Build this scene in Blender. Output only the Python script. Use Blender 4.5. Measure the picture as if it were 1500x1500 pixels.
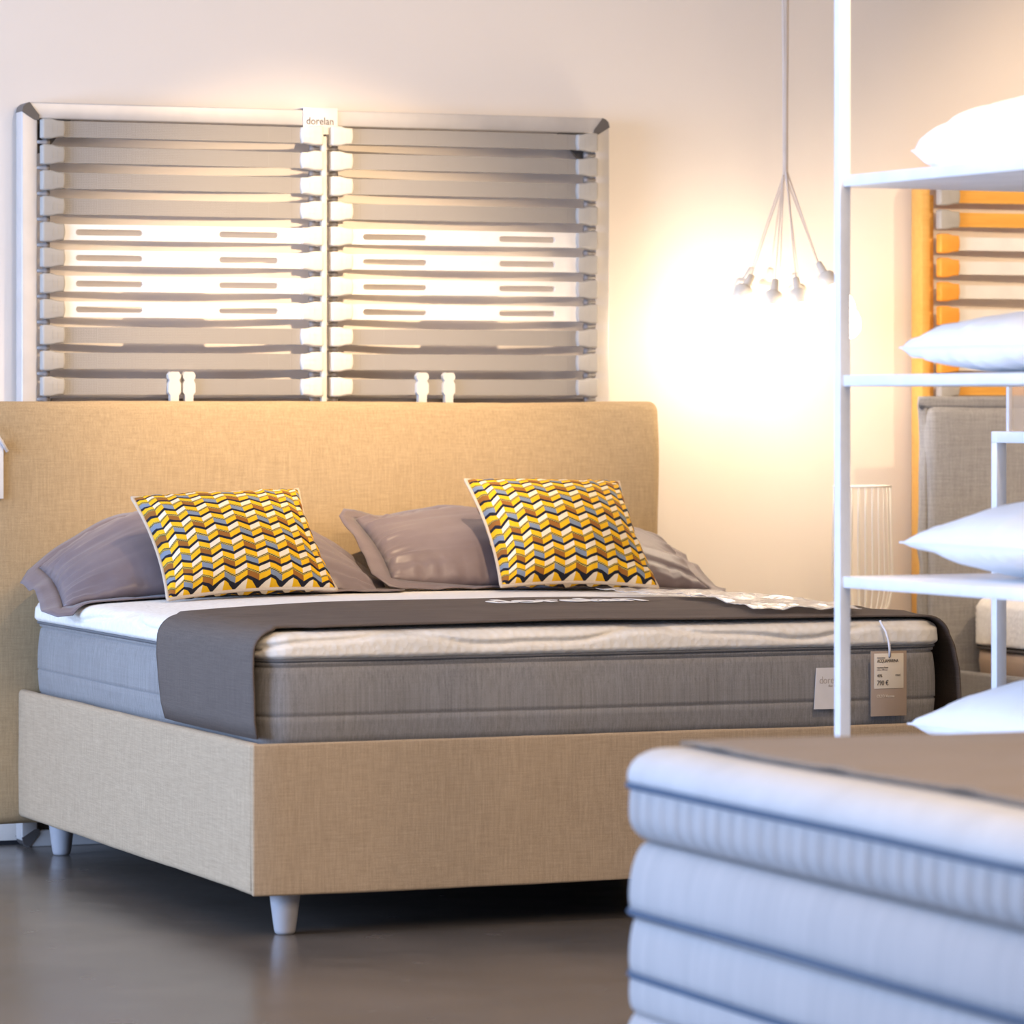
import bpy, bmesh, math, random
from mathutils import Vector, Matrix, noise

random.seed(7)
for o in list(bpy.data.objects):
    bpy.data.objects.remove(o)
SC = bpy.context.scene
COL = SC.collection
R = math.radians
PI = math.pi

# ------------------------------------------------------------------ camera
CAM_LOC = (-3.054, -9.207, 1.226)
YAW = 21.9
FPX = 6133.0
cam = bpy.data.cameras.new('camera')
cam_ob = bpy.data.objects.new('camera', cam)
COL.objects.link(cam_ob)
cam_ob.location = CAM_LOC
cam_ob.rotation_euler = (R(90), 0, R(-YAW))
cam.sensor_width = 36.0
cam.sensor_fit = 'HORIZONTAL'
cam.lens = 36.0 * FPX / 1500.0
cam.shift_y = -0.1
cam.clip_end = 60
cam.dof.use_dof = True
cam.dof.focus_distance = 10.7
cam.dof.aperture_fstop = 4.0
SC.camera = cam_ob

# ------------------------------------------------------------------ world, lights, exposure
SC.view_settings.view_transform = 'Standard'
SC.view_settings.look = 'None'
SC.view_settings.exposure = 0.0
SC.view_settings.gamma = 1.0
SC.view_settings.use_curve_mapping = False
world = bpy.data.worlds.new('world')
SC.world = world
world.use_nodes = True
bg = world.node_tree.nodes['Background']
bg.inputs[0].default_value = (1.0, 0.90, 0.80, 1)
bg.inputs[1].default_value = 0.28


def light(name, kind, loc, energy, color, target=None, **kw):
    l = bpy.data.lights.new(name, kind)
    l.energy = energy
    l.color = color
    for k, v in kw.items():
        setattr(l, k, v)
    o = bpy.data.objects.new(name, l)
    COL.objects.link(o)
    o.location = loc
    if target is not None:
        d = Vector(target) - Vector(loc)
        o.rotation_euler = d.to_track_quat('-Z', 'Y').to_euler()
    return o


WARM = (1.0, 0.74, 0.47)
# daylight through the shop front on the left
light('daylight', 'AREA', (-6.5, -0.6, 1.6), 770, (0.42, 0.605, 1.0), (0.5, -0.6, 0.9),
      shape='RECTANGLE', size=5.0, size_y=2.6)
# ceiling spots over the two display beds, and an added wall-wash fill
light('ceiling_and_fill_spot', 'SPOT', (0.75, 0.08, 3.22), 540, WARM, (0.90, 2.1, 1.26),
      spot_size=R(42), spot_blend=1.0, shadow_soft_size=0.03)
light('ceiling_and_fill_spot', 'SPOT', (3.85, 0.17, 3.33), 260, WARM, (3.75, 2.2, 1.5),
      spot_size=R(60), spot_blend=1.0, shadow_soft_size=0.03)
light('ceiling_and_fill_spot', 'SPOT', (1.3, -1.9, 3.3), 150, (1.0, 0.72, 0.44), (1.1, 0.7, 0.4),
      spot_size=R(85), spot_blend=1.0, shadow_soft_size=0.10)
light('ceiling_and_fill_spot', 'SPOT', (0.3, -2.2, 3.3), 165, (1.0, 0.82, 0.62), (0.5, 2.27, 2.3),
      spot_size=R(60), spot_blend=1.0, shadow_soft_size=0.15)  # added wall wash: brightens the upper wall and fills the slats
# soft warm glow of the other ceiling lamps of the shop
light('ceiling_lamps', 'AREA', (1.2, -3.6, 3.4), 270, (1.0, 0.74, 0.47), (1.0, -0.6, 0.0),
      shape='RECTANGLE', size=6.0, size_y=3.0)

# ------------------------------------------------------------------ node helpers
class NT:
    def __init__(self, mat):
        self.t = mat.node_tree
        self.n = self.t.nodes
        self.l = self.t.links

    def _in(self, sock, v):
        if isinstance(v, bpy.types.NodeSocket):
            self.l.new(v, sock)
        elif v is not None:
            sock.default_value = v

    def math(self, op, a, b=None, c=None, clamp=False):
        m = self.n.new('ShaderNodeMath')
        m.operation = op
        m.use_clamp = clamp
        self._in(m.inputs[0], a)
        if b is not None:
            self._in(m.inputs[1], b)
        if c is not None:
            self._in(m.inputs[2], c)
        return m.outputs[0]

    def mix(self, f, a, b, blend='MIX'):
        m = self.n.new('ShaderNodeMix')
        m.data_type = 'RGBA'
        m.blend_type = blend
        self._in(m.inputs[0], f)
        self._in(m.inputs[6], a)
        self._in(m.inputs[7], b)
        return m.outputs[2]

    def coords(self, kind='Object', scale=(1, 1, 1), rot=(0, 0, 0)):
        tc = self.n.new('ShaderNodeTexCoord')
        mp = self.n.new('ShaderNodeMapping')
        self.l.new(tc.outputs[kind], mp.inputs[0])
        mp.inputs['Scale'].default_value = scale
        mp.inputs['Rotation'].default_value = rot
        return mp.outputs[0]

    def noise(self, vec, scale=1.0, detail=2.0, rough=0.5, dist=0.0):
        t = self.n.new('ShaderNodeTexNoise')
        self.l.new(vec, t.inputs['Vector'])
        t.inputs['Scale'].default_value = scale
        t.inputs['Detail'].default_value = detail
        t.inputs['Roughness'].default_value = rough
        t.inputs['Distortion'].default_value = dist
        return t.outputs[0]

    def ramp(self, f, stops):
        r = self.n.new('ShaderNodeValToRGB')
        e = r.color_ramp.elements
        while len(e) < len(stops):
            e.new(0.5)
        for k, (p, c) in enumerate(stops):
            e[k].position = p
            e[k].color = (c[0], c[1], c[2], 1) if not isinstance(c, (int, float)) else (c, c, c, 1)
        self.l.new(f, r.inputs[0])
        return r.outputs[0]

    def bump(self, h, strength=0.3, dist=0.002):
        b = self.n.new('ShaderNodeBump')
        b.inputs['Strength'].default_value = strength
        b.inputs['Distance'].default_value = dist
        self.l.new(h, b.inputs['Height'])
        return b.outputs[0]


def lin(c):
    f = lambda x: x / 12.92 if x <= 0.04045 else ((x + 0.055) / 1.055) ** 2.4
    return tuple(f(v / 255.0) for v in c)


def rgba(c):
    return (c[0], c[1], c[2], 1.0)


def new_mat(name, color, rough=0.5, metal=0.0, spec=0.5):
    m = bpy.data.materials.new(name)
    m.use_nodes = True
    b = m.node_tree.nodes['Principled BSDF']
    b.inputs['Base Color'].default_value = rgba(color)
    b.inputs['Roughness'].default_value = rough
    b.inputs['Metallic'].default_value = metal
    b.inputs['Specular IOR Level'].default_value = spec
    return m, NT(m), b


def plain(name, color, rough=0.5, metal=0.0, spec=0.5, var=0.06, scale=9.0):
    """painted or moulded surface with a faint unevenness of tone"""
    m, t, b = new_mat(name, color, rough, metal, spec)
    n = t.noise(t.coords('Object'), scale, 3, 0.6)
    lo = tuple(c * (1 - var) for c in color)
    hi = tuple(min(1, c * (1 + var)) for c in color)
    t._in(b.inputs['Base Color'], t.ramp(n, [(0.3, lo), (0.7, hi)]))
    return m


def woven(name, color, dark, fx=260, along=14, amount=0.8, bump=0.35, rough=0.9, sheen=0.05, twill=0.0, hw=0.34):
    """cloth: two crossed sets of streaky threads"""
    m, t, b = new_mat(name, color, rough, 0, 0.2)
    v = t.noise(t.coords('Object', (fx, fx, along)), 1.0, 2, 0.7)
    h = t.noise(t.coords('Object', (along, along, fx)), 1.0, 2, 0.7)
    g = t.noise(t.coords('Object', (fx * 1.5, fx * 1.5, fx * 1.5)), 1.0, 1, 0.5)
    s = t.math('ADD', t.math('MULTIPLY', v, 0.74 - hw), t.math('MULTIPLY', h, hw))
    s = t.math('ADD', s, t.math('MULTIPLY', g, 0.26))
    if twill:
        w = t.n.new('ShaderNodeTexWave')
        w.wave_type = 'BANDS'
        w.bands_direction = 'DIAGONAL'
        t.l.new(t.coords('Object', (twill, 0, -twill)), w.inputs['Vector'])
        w.inputs['Scale'].default_value = 1.0
        w.inputs['Distortion'].default_value = 3.0
        w.inputs['Detail'].default_value = 1.0
        s = t.math('ADD', t.math('MULTIPLY', s, 0.86), t.math('MULTIPLY', w.outputs[1], 0.14))
    k = 0.13 / max(amount, 0.05)
    t._in(b.inputs['Base Color'], t.ramp(s, [(max(0, 0.5 - k), dark), (min(1, 0.5 + k), color)]))
    t._in(b.inputs['Normal'], t.bump(s, bump, 0.002))
    b.inputs['Sheen Weight'].default_value = sheen
    b.inputs['Sheen Roughness'].default_value = 0.5
    return m


M = {}
M['linen'] = woven('beige_linen', (0.56, 0.41, 0.235), (0.335, 0.235, 0.125), 300, 16, 0.75, 0.5, sheen=0.04, twill=420)
M['linen_base'] = woven('beige_linen_base', (0.545, 0.405, 0.262), (0.345, 0.25, 0.155), 330, 16, 0.75, 0.4, sheen=0.04)
M['grey_linen'] = woven('grey_linen', (0.40, 0.385, 0.37), (0.235, 0.225, 0.22), 200, 12, 0.7, 0.5, sheen=0.04)
M['border'] = woven('grey_mattress_cloth', (0.31, 0.295, 0.28), (0.205, 0.192, 0.182), 240, 4, 0.8, 0.25, sheen=0.04, hw=0.14)
M['runner'] = woven('taupe_runner_cloth', (0.155, 0.122, 0.100), (0.095, 0.074, 0.062), 420, 8, 0.8, 0.3, sheen=0.0)
M['topper'] = woven('taupe_cover_cloth', (0.27, 0.215, 0.165), (0.21, 0.165, 0.125), 200, 12, 0.5, 0.2)
M['piping_cream'] = woven('cream_piping_cloth', (0.62, 0.52, 0.40), (0.48, 0.38, 0.28), 300, 60, 0.6, 0.2)
M['tape'] = plain('grey_tape', (0.12, 0.12, 0.125), 0.8)
M['tape_blue'] = plain('blue_piping', (0.065, 0.10, 0.16), 0.8)
M['tape_brown'] = plain('dark_brown_piping', (0.06, 0.05, 0.045), 0.8)

# mauve sateen
m, t, b = new_mat('mauve_sateen', (0.16, 0.125, 0.135), 0.42, 0, 0.45)
n = t.noise(t.coords('Object'), 7, 4, 0.6, 0.4)
t._in(b.inputs['Normal'], t.bump(n, 0.15, 0.02))
t._in(b.inputs['Base Color'], t.ramp(n, [(0.3, (0.15, 0.115, 0.122)), (0.7, (0.185, 0.145, 0.15))]))
b.inputs['Sheen Weight'].default_value = 0.2
M['sateen'] = m

# white pillow cotton
m, t, b = new_mat('white_cotton', (0.86, 0.86, 0.87), 0.75, 0, 0.3)
n = t.noise(t.coords('Object'), 6, 3, 0.6)
t._in(b.inputs['Normal'], t.bump(n, 0.25, 0.02))
M['cotton'] = m

# quilted white knit
m, t, b = new_mat('white_knit', (0.80, 0.775, 0.72), 0.85, 0, 0.2)
vo = t.n.new('ShaderNodeTexVoronoi')
t.l.new(t.coords('Object', (1, 1, 1)), vo.inputs['Vector'])
vo.inputs['Scale'].default_value = 62
t._in(b.inputs['Normal'], t.bump(vo.outputs['Distance'], 0.32, 0.005))
t._in(b.inputs['Base Color'], t.ramp(vo.outputs['Distance'], [(0.0, (0.88, 0.825, 0.735)), (0.8, (0.81, 0.755, 0.66))]))
b.inputs['Sheen Weight'].default_value = 0.2
M['knit'] = m

# pale grey stretch cloth of the stacked mattresses
m, t, b = new_mat('pale_grey_stretch_cloth', (0.60, 0.605, 0.62), 0.8, 0, 0.25)
w = t.noise(t.coords('Object', (6, 70, 5)), 1.0, 2, 0.5)
t._in(b.inputs['Normal'], t.bump(w, 0.25, 0.01))
t._in(b.inputs['Base Color'], t.ramp(w, [(0.3, (0.39, 0.375, 0.37)), (0.7, (0.44, 0.42, 0.41))]))
M['stretch'] = m
M['stretch_top'] = plain('pale_grey_top_cloth', (0.50, 0.49, 0.485), 0.85)

M['wall'] = plain('cream_wall_paint', (0.83, 0.75, 0.665), 0.75, 0, 0.25, 0.015, 1.3)
M['ceiling'] = plain('ceiling_paint', (0.75, 0.72, 0.68), 0.9)
M['gap'] = plain('dark_shadow_gap', (0.012, 0.012, 0.015), 0.9)
M['white_metal'] = plain('white_powder_coat', (0.84, 0.845, 0.86), 0.4)
M['silver'] = plain('silver_grey_profile', (0.58, 0.545, 0.515), 0.42, 0.2)
M['dark_plastic'] = plain('dark_grey_plastic', (0.10, 0.088, 0.082), 0.45)
M['grey_plastic'] = plain('grey_plastic', (0.33, 0.30, 0.28), 0.45)
M['cap'] = plain('pale_rubber', (0.42, 0.39, 0.345), 0.6)
M['cap_white'] = plain('white_rubber', (0.66, 0.62, 0.55), 0.55)
M['cap_orange'] = plain('orange_rubber', (0.85, 0.36, 0.045), 0.5)
M['white_slat'] = plain('white_lacquered_slat', (0.84, 0.80, 0.745), 0.4)
M['leg'] = plain('grey_lacquered_leg', (0.40, 0.39, 0.40), 0.45)
M['leg_wall'] = M['leg']
M['ink'] = plain('grey_ink', (0.09, 0.08, 0.075), 0.8)
M['ink_pale'] = plain('pale_grey_ink', (0.36, 0.30, 0.27), 0.8)
M['ink_white'] = plain('white_thread', (0.82, 0.80, 0.76), 0.7)
M['card'] = plain('white_card', (0.78, 0.745, 0.72), 0.65)
M['card_cream'] = plain('cream_paper', (0.80, 0.69, 0.53), 0.7)
M['card_brown'] = plain('taupe_card', (0.42, 0.31, 0.225), 0.7)
M['ribbon'] = plain('white_ribbon', (0.80, 0.76, 0.75), 0.5)
M['wire'] = plain('cream_wire', (0.86, 0.79, 0.66), 0.4)
M['ceramic'] = plain('white_porcelain', (0.72, 0.66, 0.57), 0.3)
M['cord'] = plain('pale_cord', (0.66, 0.57, 0.49), 0.55)

# grey mesh-printed slats
m, t, b = new_mat('grey_mesh_slat', (0.45, 0.42, 0.395), 0.5, 0.1, 0.4)
ch = t.n.new('ShaderNodeTexChecker')
t.l.new(t.coords('Object', (1, 1, 1), (0, R(45), 0)), ch.inputs['Vector'])
ch.inputs['Scale'].default_value = 300
t._in(b.inputs['Base Color'], t.mix(ch.outputs[1], (0.36, 0.335, 0.31, 1), (0.26, 0.24, 0.22, 1)))
M['mesh_slat'] = m
m, t, b = new_mat('dark_mesh_slat', (0.12, 0.10, 0.09), 0.6)
ch = t.n.new('ShaderNodeTexChecker')
t.l.new(t.coords('Object', (1, 1, 1), (0, R(45), 0)), ch.inputs['Vector'])
ch.inputs['Scale'].default_value = 300
t._in(b.inputs['Base Color'], t.mix(ch.outputs[1], (0.16, 0.13, 0.115, 1), (0.10, 0.08, 0.07, 1)))
M['mesh_slat_dark'] = m  # darker copy of the mesh slat, used for the set-back row


def wood(name, a, c):
    m, t, b = new_mat(name, a, 0.38)
    n = t.noise(t.coords('Object', (3, 60, 60)), 1.0, 4, 0.6, 0.6)
    t._in(b.inputs['Base Color'], t.ramp(n, [(0.3, a), (0.7, c)]))
    return m


M['beech'] = wood('orange_beech', (0.74, 0.34, 0.05), (0.86, 0.46, 0.09))
M['beech_pale'] = wood('honey_beech', (0.70, 0.36, 0.07), (0.78, 0.43, 0.10))

# polished concrete floor
m, t, b = new_mat('polished_concrete', (0.1, 0.09, 0.085), 0.3, 0, 0.5)
n1 = t.noise(t.coords('Object', (1, 1.6, 1), (0, 0, R(-22))), 1.7, 5, 0.6, 0.5)
n2 = t.noise(t.coords('Object', (1, 1, 1)), 5.0, 5, 0.6)
t._in(b.inputs['Base Color'], t.mix(0.3, t.ramp(n1, [(0.25, (0.088, 0.075, 0.064)), (0.75, (0.165, 0.138, 0.115))]),
                                   t.ramp(n2, [(0.25, (0.095, 0.081, 0.069)), (0.75, (0.160, 0.134, 0.112))])))
t._in(b.inputs['Roughness'], t.ramp(n2, [(0.05, 0.17), (0.95, 0.32)]))
M['concrete'] = m


def chevron_material():
    """printed zig-zag of parallelograms on the yellow cushions (UV space)"""
    m, t, b = new_mat('yellow_chevron_print', (0.8, 0.5, 0.05), 0.8, 0, 0.2)
    uv = t.n.new('ShaderNodeTexCoord').outputs['UV']
    sp = t.n.new('ShaderNodeSeparateXYZ')
    t.l.new(uv, sp.inputs[0])
    U = t.math('MULTIPLY', sp.outputs[0], 8.5)
    V = t.math('MULTIPLY', sp.outputs[1], 9.0)
    fu = t.math('FRACT', U)
    iu = t.math('FLOOR', U)
    tri = t.math('ABSOLUTE', t.math('MULTIPLY_ADD', fu, 2.0, -1.0))
    vv = t.math('MULTIPLY_ADD', tri, -0.34, V)
    fv = t.math('FRACT', vv)
    iv = t.math('FLOOR', vv)
    left = t.math('LESS_THAN', fu, 0.5)
    par = t.math('MODULO', t.math('ADD', t.math('ADD', iu, iv), 40), 2.0)
    yellow = t.mix(t.noise(t.coords('UV', (60, 60, 60)), 1.0, 2), (0.86, 0.50, 0.012, 1), (0.74, 0.38, 0.01, 1))
    brown, blue = (0.30, 0.115, 0.02, 1), (0.20, 0.235, 0.29, 1)
    cream, black = (0.80, 0.68, 0.50, 1), (0.014, 0.014, 0.022, 1)
    low = t.mix(left, yellow, t.mix(par, brown, blue))
    high = t.mix(left, cream, yellow)
    ck = t.n.new('ShaderNodeTexChecker')
    t.l.new(t.coords('UV', (95, 140, 1)), ck.inputs['Vector'])
    ck.inputs['Scale'].default_value = 1.0
    dots = t.mix(ck.outputs[1], (0.50, 0.36, 0.08, 1), (0.03, 0.028, 0.02, 1))
    c = t.mix(t.math('GREATER_THAN', fv, 0.19), black, low)
    c = t.mix(t.math('GREATER_THAN', fv, 0.52), c, dots)
    c = t.mix(t.math('GREATER_THAN', fv, 0.67), c, high)
    t._in(b.inputs['Base Color'], c)
    n = t.noise(t.coords('UV', (180, 180, 180)), 1.0, 2)
    hgt = t.math('ADD', t.math('MULTIPLY', n, 0.4), t.math('GREATER_THAN', fv, 0.19))
    t._in(b.inputs['Normal'], t.bump(hgt, 0.35, 0.002))
    return m


M['chevron'] = chevron_material()

# glowing bulb, clear plastic, acrylic
m, t, b = new_mat('glowing_opal_bulb', (0.9, 0.85, 0.75), 0.4)
b.inputs['Emission Color'].default_value = (1.0, 0.84, 0.65, 1)
b.inputs['Emission Strength'].default_value = 18.0
M['bulb'] = m


def clear(name, tint, opacity, rough=0.12):
    m = bpy.data.materials.new(name)
    m.use_nodes = True
    t = NT(m)
    b = m.node_tree.nodes['Principled BSDF']
    b.inputs['Base Color'].default_value = rgba(tint)
    b.inputs['Roughness'].default_value = rough
    b.inputs['Specular IOR Level'].default_value = 0.8
    b.inputs['Alpha'].default_value = opacity
    n = t.noise(t.coords('Object'), 28, 3, 0.6)
    t._in(b.inputs['Normal'], t.bump(n, 0.3, 0.01))
    return m


M['plastic_film'] = clear('clear_plastic_film', (0.95, 0.92, 0.88), 0.45)
M['acrylic'] = clear('frosted_acrylic', (0.92, 0.86, 0.82), 0.30, 0.3)

# ------------------------------------------------------------------ object helpers
def link(name, me, mat, parent=None, smooth=True, loc=None, rot=None):
    if mat is not None and not me.materials:
        me.materials.append(mat)
    if smooth:
        for p in me.polygons:
            p.use_smooth = True
    o = bpy.data.objects.new(name, me)
    COL.objects.link(o)
    if parent is not None:
        o.parent = parent
    if loc is not None:
        o.location = loc
    if rot is not None:
        o.rotation_euler = rot
    return o


def obj(name, bm, mat, parent=None, smooth=True, loc=None, rot=None):
    me = bpy.data.meshes.new(name)
    bmesh.ops.recalc_face_normals(bm, faces=bm.faces)
    bm.to_mesh(me)
    bm.free()
    return link(name, me, mat, parent, smooth, loc, rot)


def empty(name, loc=(0, 0, 0), rz=0.0):
    o = bpy.data.objects.new(name, None)
    COL.objects.link(o)
    o.location = loc
    o.rotation_euler = (0, 0, rz)
    o.empty_display_size = 0.1
    return o


def tag(o, label=None, cat=None, group=None, kind=None):
    if label:
        o['label'] = label
    if cat:
        o['category'] = cat
    if group:
        o['group'] = group
    if kind:
        o['kind'] = kind
    return o


def edge_split(o, angle=35):
    m = o.modifiers.new('edge_split', 'EDGE_SPLIT')
    m.split_angle = R(angle)
    return o


def box(bm, lo, hi, bevel=0.0, seg=2):
    lo, hi = Vector(lo), Vector(hi)
    r = bmesh.ops.create_cube(bm, size=1.0)
    vs = r['verts']
    c, s = (lo + hi) / 2, hi - lo
    for v in vs:
        v.co = Vector((v.co.x * s.x + c.x, v.co.y * s.y + c.y, v.co.z * s.z + c.z))
    if bevel > 0:
        es = {e for v in vs for e in v.link_edges}
        bmesh.ops.bevel(bm, geom=list(es), offset=bevel, segments=seg, profile=0.5, affect='EDGES')
    return bm


def box_obj(name, lo, hi, mat, parent=None, bevel=0.002, seg=2, loc=None, rot=None):
    bm = bmesh.new()
    box(bm, lo, hi, bevel, seg)
    return edge_split(obj(name, bm, mat, parent, True, loc, rot), 40)


def tube(bm, pts, r, seg=8, cap=True):
    pts = [Vector(p) for p in pts]
    rad = r if isinstance(r, (list, tuple)) else [r] * len(pts)
    rings = []
    ref = None
    for i, p in enumerate(pts):
        d = (pts[min(i + 1, len(pts) - 1)] - pts[max(i - 1, 0)]).normalized()
        if ref is None:
            ref = Vector((0, 0, 1)) if abs(d.z) < 0.9 else Vector((1, 0, 0))
        a = d.cross(ref)
        if a.length < 1e-5:
            a = d.cross(Vector((0, 1, 0)))
        a.normalize()
        b2 = d.cross(a).normalized()
        ref = a.cross(d).normalized()
        rings.append([bm.verts.new(p + (a * math.cos(k * 2 * PI / seg) + b2 * math.sin(k * 2 * PI / seg)) * rad[i])
                      for k in range(seg)])
    for i in range(len(rings) - 1):
        for k in range(seg):
            bm.faces.new((rings[i][k], rings[i][(k + 1) % seg], rings[i + 1][(k + 1) % seg], rings[i + 1][k]))
    if cap:
        bm.faces.new(rings[0][::-1])
        bm.faces.new(rings[-1])
    return bm


def tube_loop(bm, pts, r, seg=6):
    pts = [Vector(p) for p in pts]
    N = len(pts)
    rings = []
    for i, p in enumerate(pts):
        d = (pts[(i + 1) % N] - pts[i - 1]).normalized()
        up = Vector((0, 0, 1)) if abs(d.z) < 0.8 else Vector((0, 1, 0))
        a = d.cross(up).normalized()
        b2 = d.cross(a).normalized()
        rings.append((p, a, b2))
    # keep the frames turning smoothly
    out = []
    pa = None
    for p, a, b2 in rings:
        if pa is not None:
            d = a.cross(b2)
            a2 = (pa - d * pa.dot(d)).normalized()
            b2 = d.cross(a2).normalized()
            a = a2
        pa = a
        out.append([bm.verts.new(p + (a * math.cos(k * 2 * PI / seg) + b2 * math.sin(k * 2 * PI / seg)) * r) for k in range(seg)])
    for i in range(N):
        A, B = out[i], out[(i + 1) % N]
        for k in range(seg):
            bm.faces.new((A[k], A[(k + 1) % seg], B[(k + 1) % seg], B[k]))
    return bm


def lathe(bm, prof, seg=24, origin=(0, 0, 0), axis=None):
    """prof: (radius, height) pairs, turned about z (or about axis)"""
    q = Vector((0, 0, 1)).rotation_difference(Vector(axis).normalized()) if axis is not None else None
    rings = []
    for r, z in prof:
        ring = []
        for k in range(seg):
            a = k * 2 * PI / seg
            p = Vector((max(r, 1e-4) * math.cos(a), max(r, 1e-4) * math.sin(a), z))
            if q is not None:
                p = q @ p
            ring.append(bm.verts.new(p + Vector(origin)))
        rings.append(ring)
    for i in range(len(rings) - 1):
        for k in range(seg):
            bm.faces.new((rings[i][k], rings[i][(k + 1) % seg], rings[i + 1][(k + 1) % seg], rings[i + 1][k]))
    bm.faces.new(rings[0][::-1])
    bm.faces.new(rings[-1])
    return bm


def rrect(hx, hy, r, ne=40, nc=8):
    """rounded rectangle, counter-clockwise, fixed number of points; returns points with outward normals"""
    r = max(min(r, hx - 1e-4, hy - 1e-4), 1e-4)
    out = []
    corners = [(hx - r, hy - r, 0), (-(hx - r), hy - r, 90), (-(hx - r), -(hy - r), 180), (hx - r, -(hy - r), 270)]
    for ci, (cx, cy, a0) in enumerate(corners):
        for k in range(nc + 1):
            a = R(a0 + 90.0 * k / nc)
            out.append((cx + r * math.cos(a), cy + r * math.sin(a), math.cos(a), math.sin(a)))
        nx_, ny_, a1 = corners[(ci + 1) % 4]
        p0 = out[-1]
        q = (nx_ + r * math.cos(R(a1)), ny_ + r * math.sin(R(a1)))
        for k in range(1, ne):
            f = k / ne
            out.append((p0[0] + (q[0] - p0[0]) * f, p0[1] + (q[1] - p0[1]) * f, p0[2], p0[3]))
    return out


def ring_body(bm, hx, hy, r, prof, disp=None, ne=40, nc=8, cap_lo=True, cap_hi=True):
    """body with a rounded-rectangle plan; prof: (inset, z); disp(x, y, z, nx, ny) -> (out, up)"""
    rings = []
    for ins, z in prof:
        ring = []
        for x, y, nx_, ny_ in rrect(hx - ins, hy - ins, max(r - ins, 0.012), ne, nc):
            if disp:
                o_, u_ = disp(x, y, z, nx_, ny_)
            else:
                o_, u_ = 0, 0
            ring.append(bm.verts.new((x + nx_ * o_, y + ny_ * o_, z + u_)))
        rings.append(ring)
    n = len(rings[0])
    for i in range(len(rings) - 1):
        for k in range(n):
            bm.faces.new((rings[i][k], rings[i][(k + 1) % n], rings[i + 1][(k + 1) % n], rings[i + 1][k]))
    if cap_lo:
        bm.faces.new(rings[0][::-1])
    if cap_hi:
        bm.faces.new(rings[-1])
    return bm


def nz(x, y, z=0.0, s=1.0):
    return noise.noise(Vector((x * s, y * s, z * s)))


def grid_sheet(bm, nu, nv, f, uv=False):
    """f(a, b) -> Vector for a, b in 0..1"""
    vs = [[bm.verts.new(f(i / nu, j / nv)) for i in range(nu + 1)] for j in range(nv + 1)]
    lay = bm.loops.layers.uv.verify() if uv else None
    for j in range(nv):
        for i in range(nu):
            fc = bm.faces.new((vs[j][i], vs[j][i + 1], vs[j + 1][i + 1], vs[j + 1][i]))
            if uv:
                for lp, (a, b2) in zip(fc.loops, ((i, j), (i + 1, j), (i + 1, j + 1), (i, j + 1))):
                    lp[lay].uv = (a / nu, b2 / nv)
    return vs


def solid(o, th, offset=0.0):
    m = o.modifiers.new('thickness', 'SOLIDIFY')
    m.thickness = th
    m.offset = offset
    return o


def lettering(text, size, mat, parent, loc, rot=(R(90), 0, 0), width=None, align='LEFT', thin=0.0, name='lettering', sx=1.0, ext=0.0004):
    cu = bpy.data.curves.new('lettering', 'FONT')
    cu.body = text
    cu.size = size
    cu.align_x = align
    cu.extrude = ext
    cu.offset = thin
    cu.resolution_u = 4
    tmp = bpy.data.objects.new('lettering_curve', cu)
    COL.objects.link(tmp)
    dg = bpy.context.evaluated_depsgraph_get()
    me = bpy.data.meshes.new_from_object(tmp.evaluated_get(dg))
    bpy.data.objects.remove(tmp)
    bpy.data.curves.remove(cu)
    if width:
        xs = [v.co.x for v in me.vertices]
        sx = width / (max(xs) - min(xs))
        x0 = min(xs) if align == 'LEFT' else 0.0
        for v in me.vertices:
            v.co.x = (v.co.x - x0) * sx
    me.name = name
    me.materials.clear()
    return link(name, me, mat, parent, False, loc, rot)


# ------------------------------------------------------------------ setting
WALL_Y = 2.27
tag(box_obj('floor', (-9, -13, -0.1), (9, WALL_Y + 0.3, 0), M['concrete'], bevel=0),
    'dark grey polished concrete floor with cloudy brown tones', 'floor', kind='structure')
tag(box_obj('wall_back', (-9, WALL_Y, 0.0), (9, WALL_Y + 0.2, 3.5), M['wall'], bevel=0),
    'plain cream painted wall behind the beds', 'wall', kind='structure')
tag(box_obj('wall_right', (8.8, -13, 0.0), (9, WALL_Y, 3.5), M['wall'], bevel=0),
    'plain cream side wall of the shop', 'wall', kind='structure')
tag(box_obj('ceiling', (-9, -13, 3.5), (9, WALL_Y + 0.2, 3.6), M['ceiling'], bevel=0),
    'plain pale ceiling of the shop', 'ceiling', kind='structure')
tag(box_obj('trim_1', (-9, WALL_Y - 0.004, 0.0), (8.8, WALL_Y, 0.012), M['gap'], bevel=0),
    'thin dark joint where the cream wall meets the floor', 'trim', kind='structure')


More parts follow.
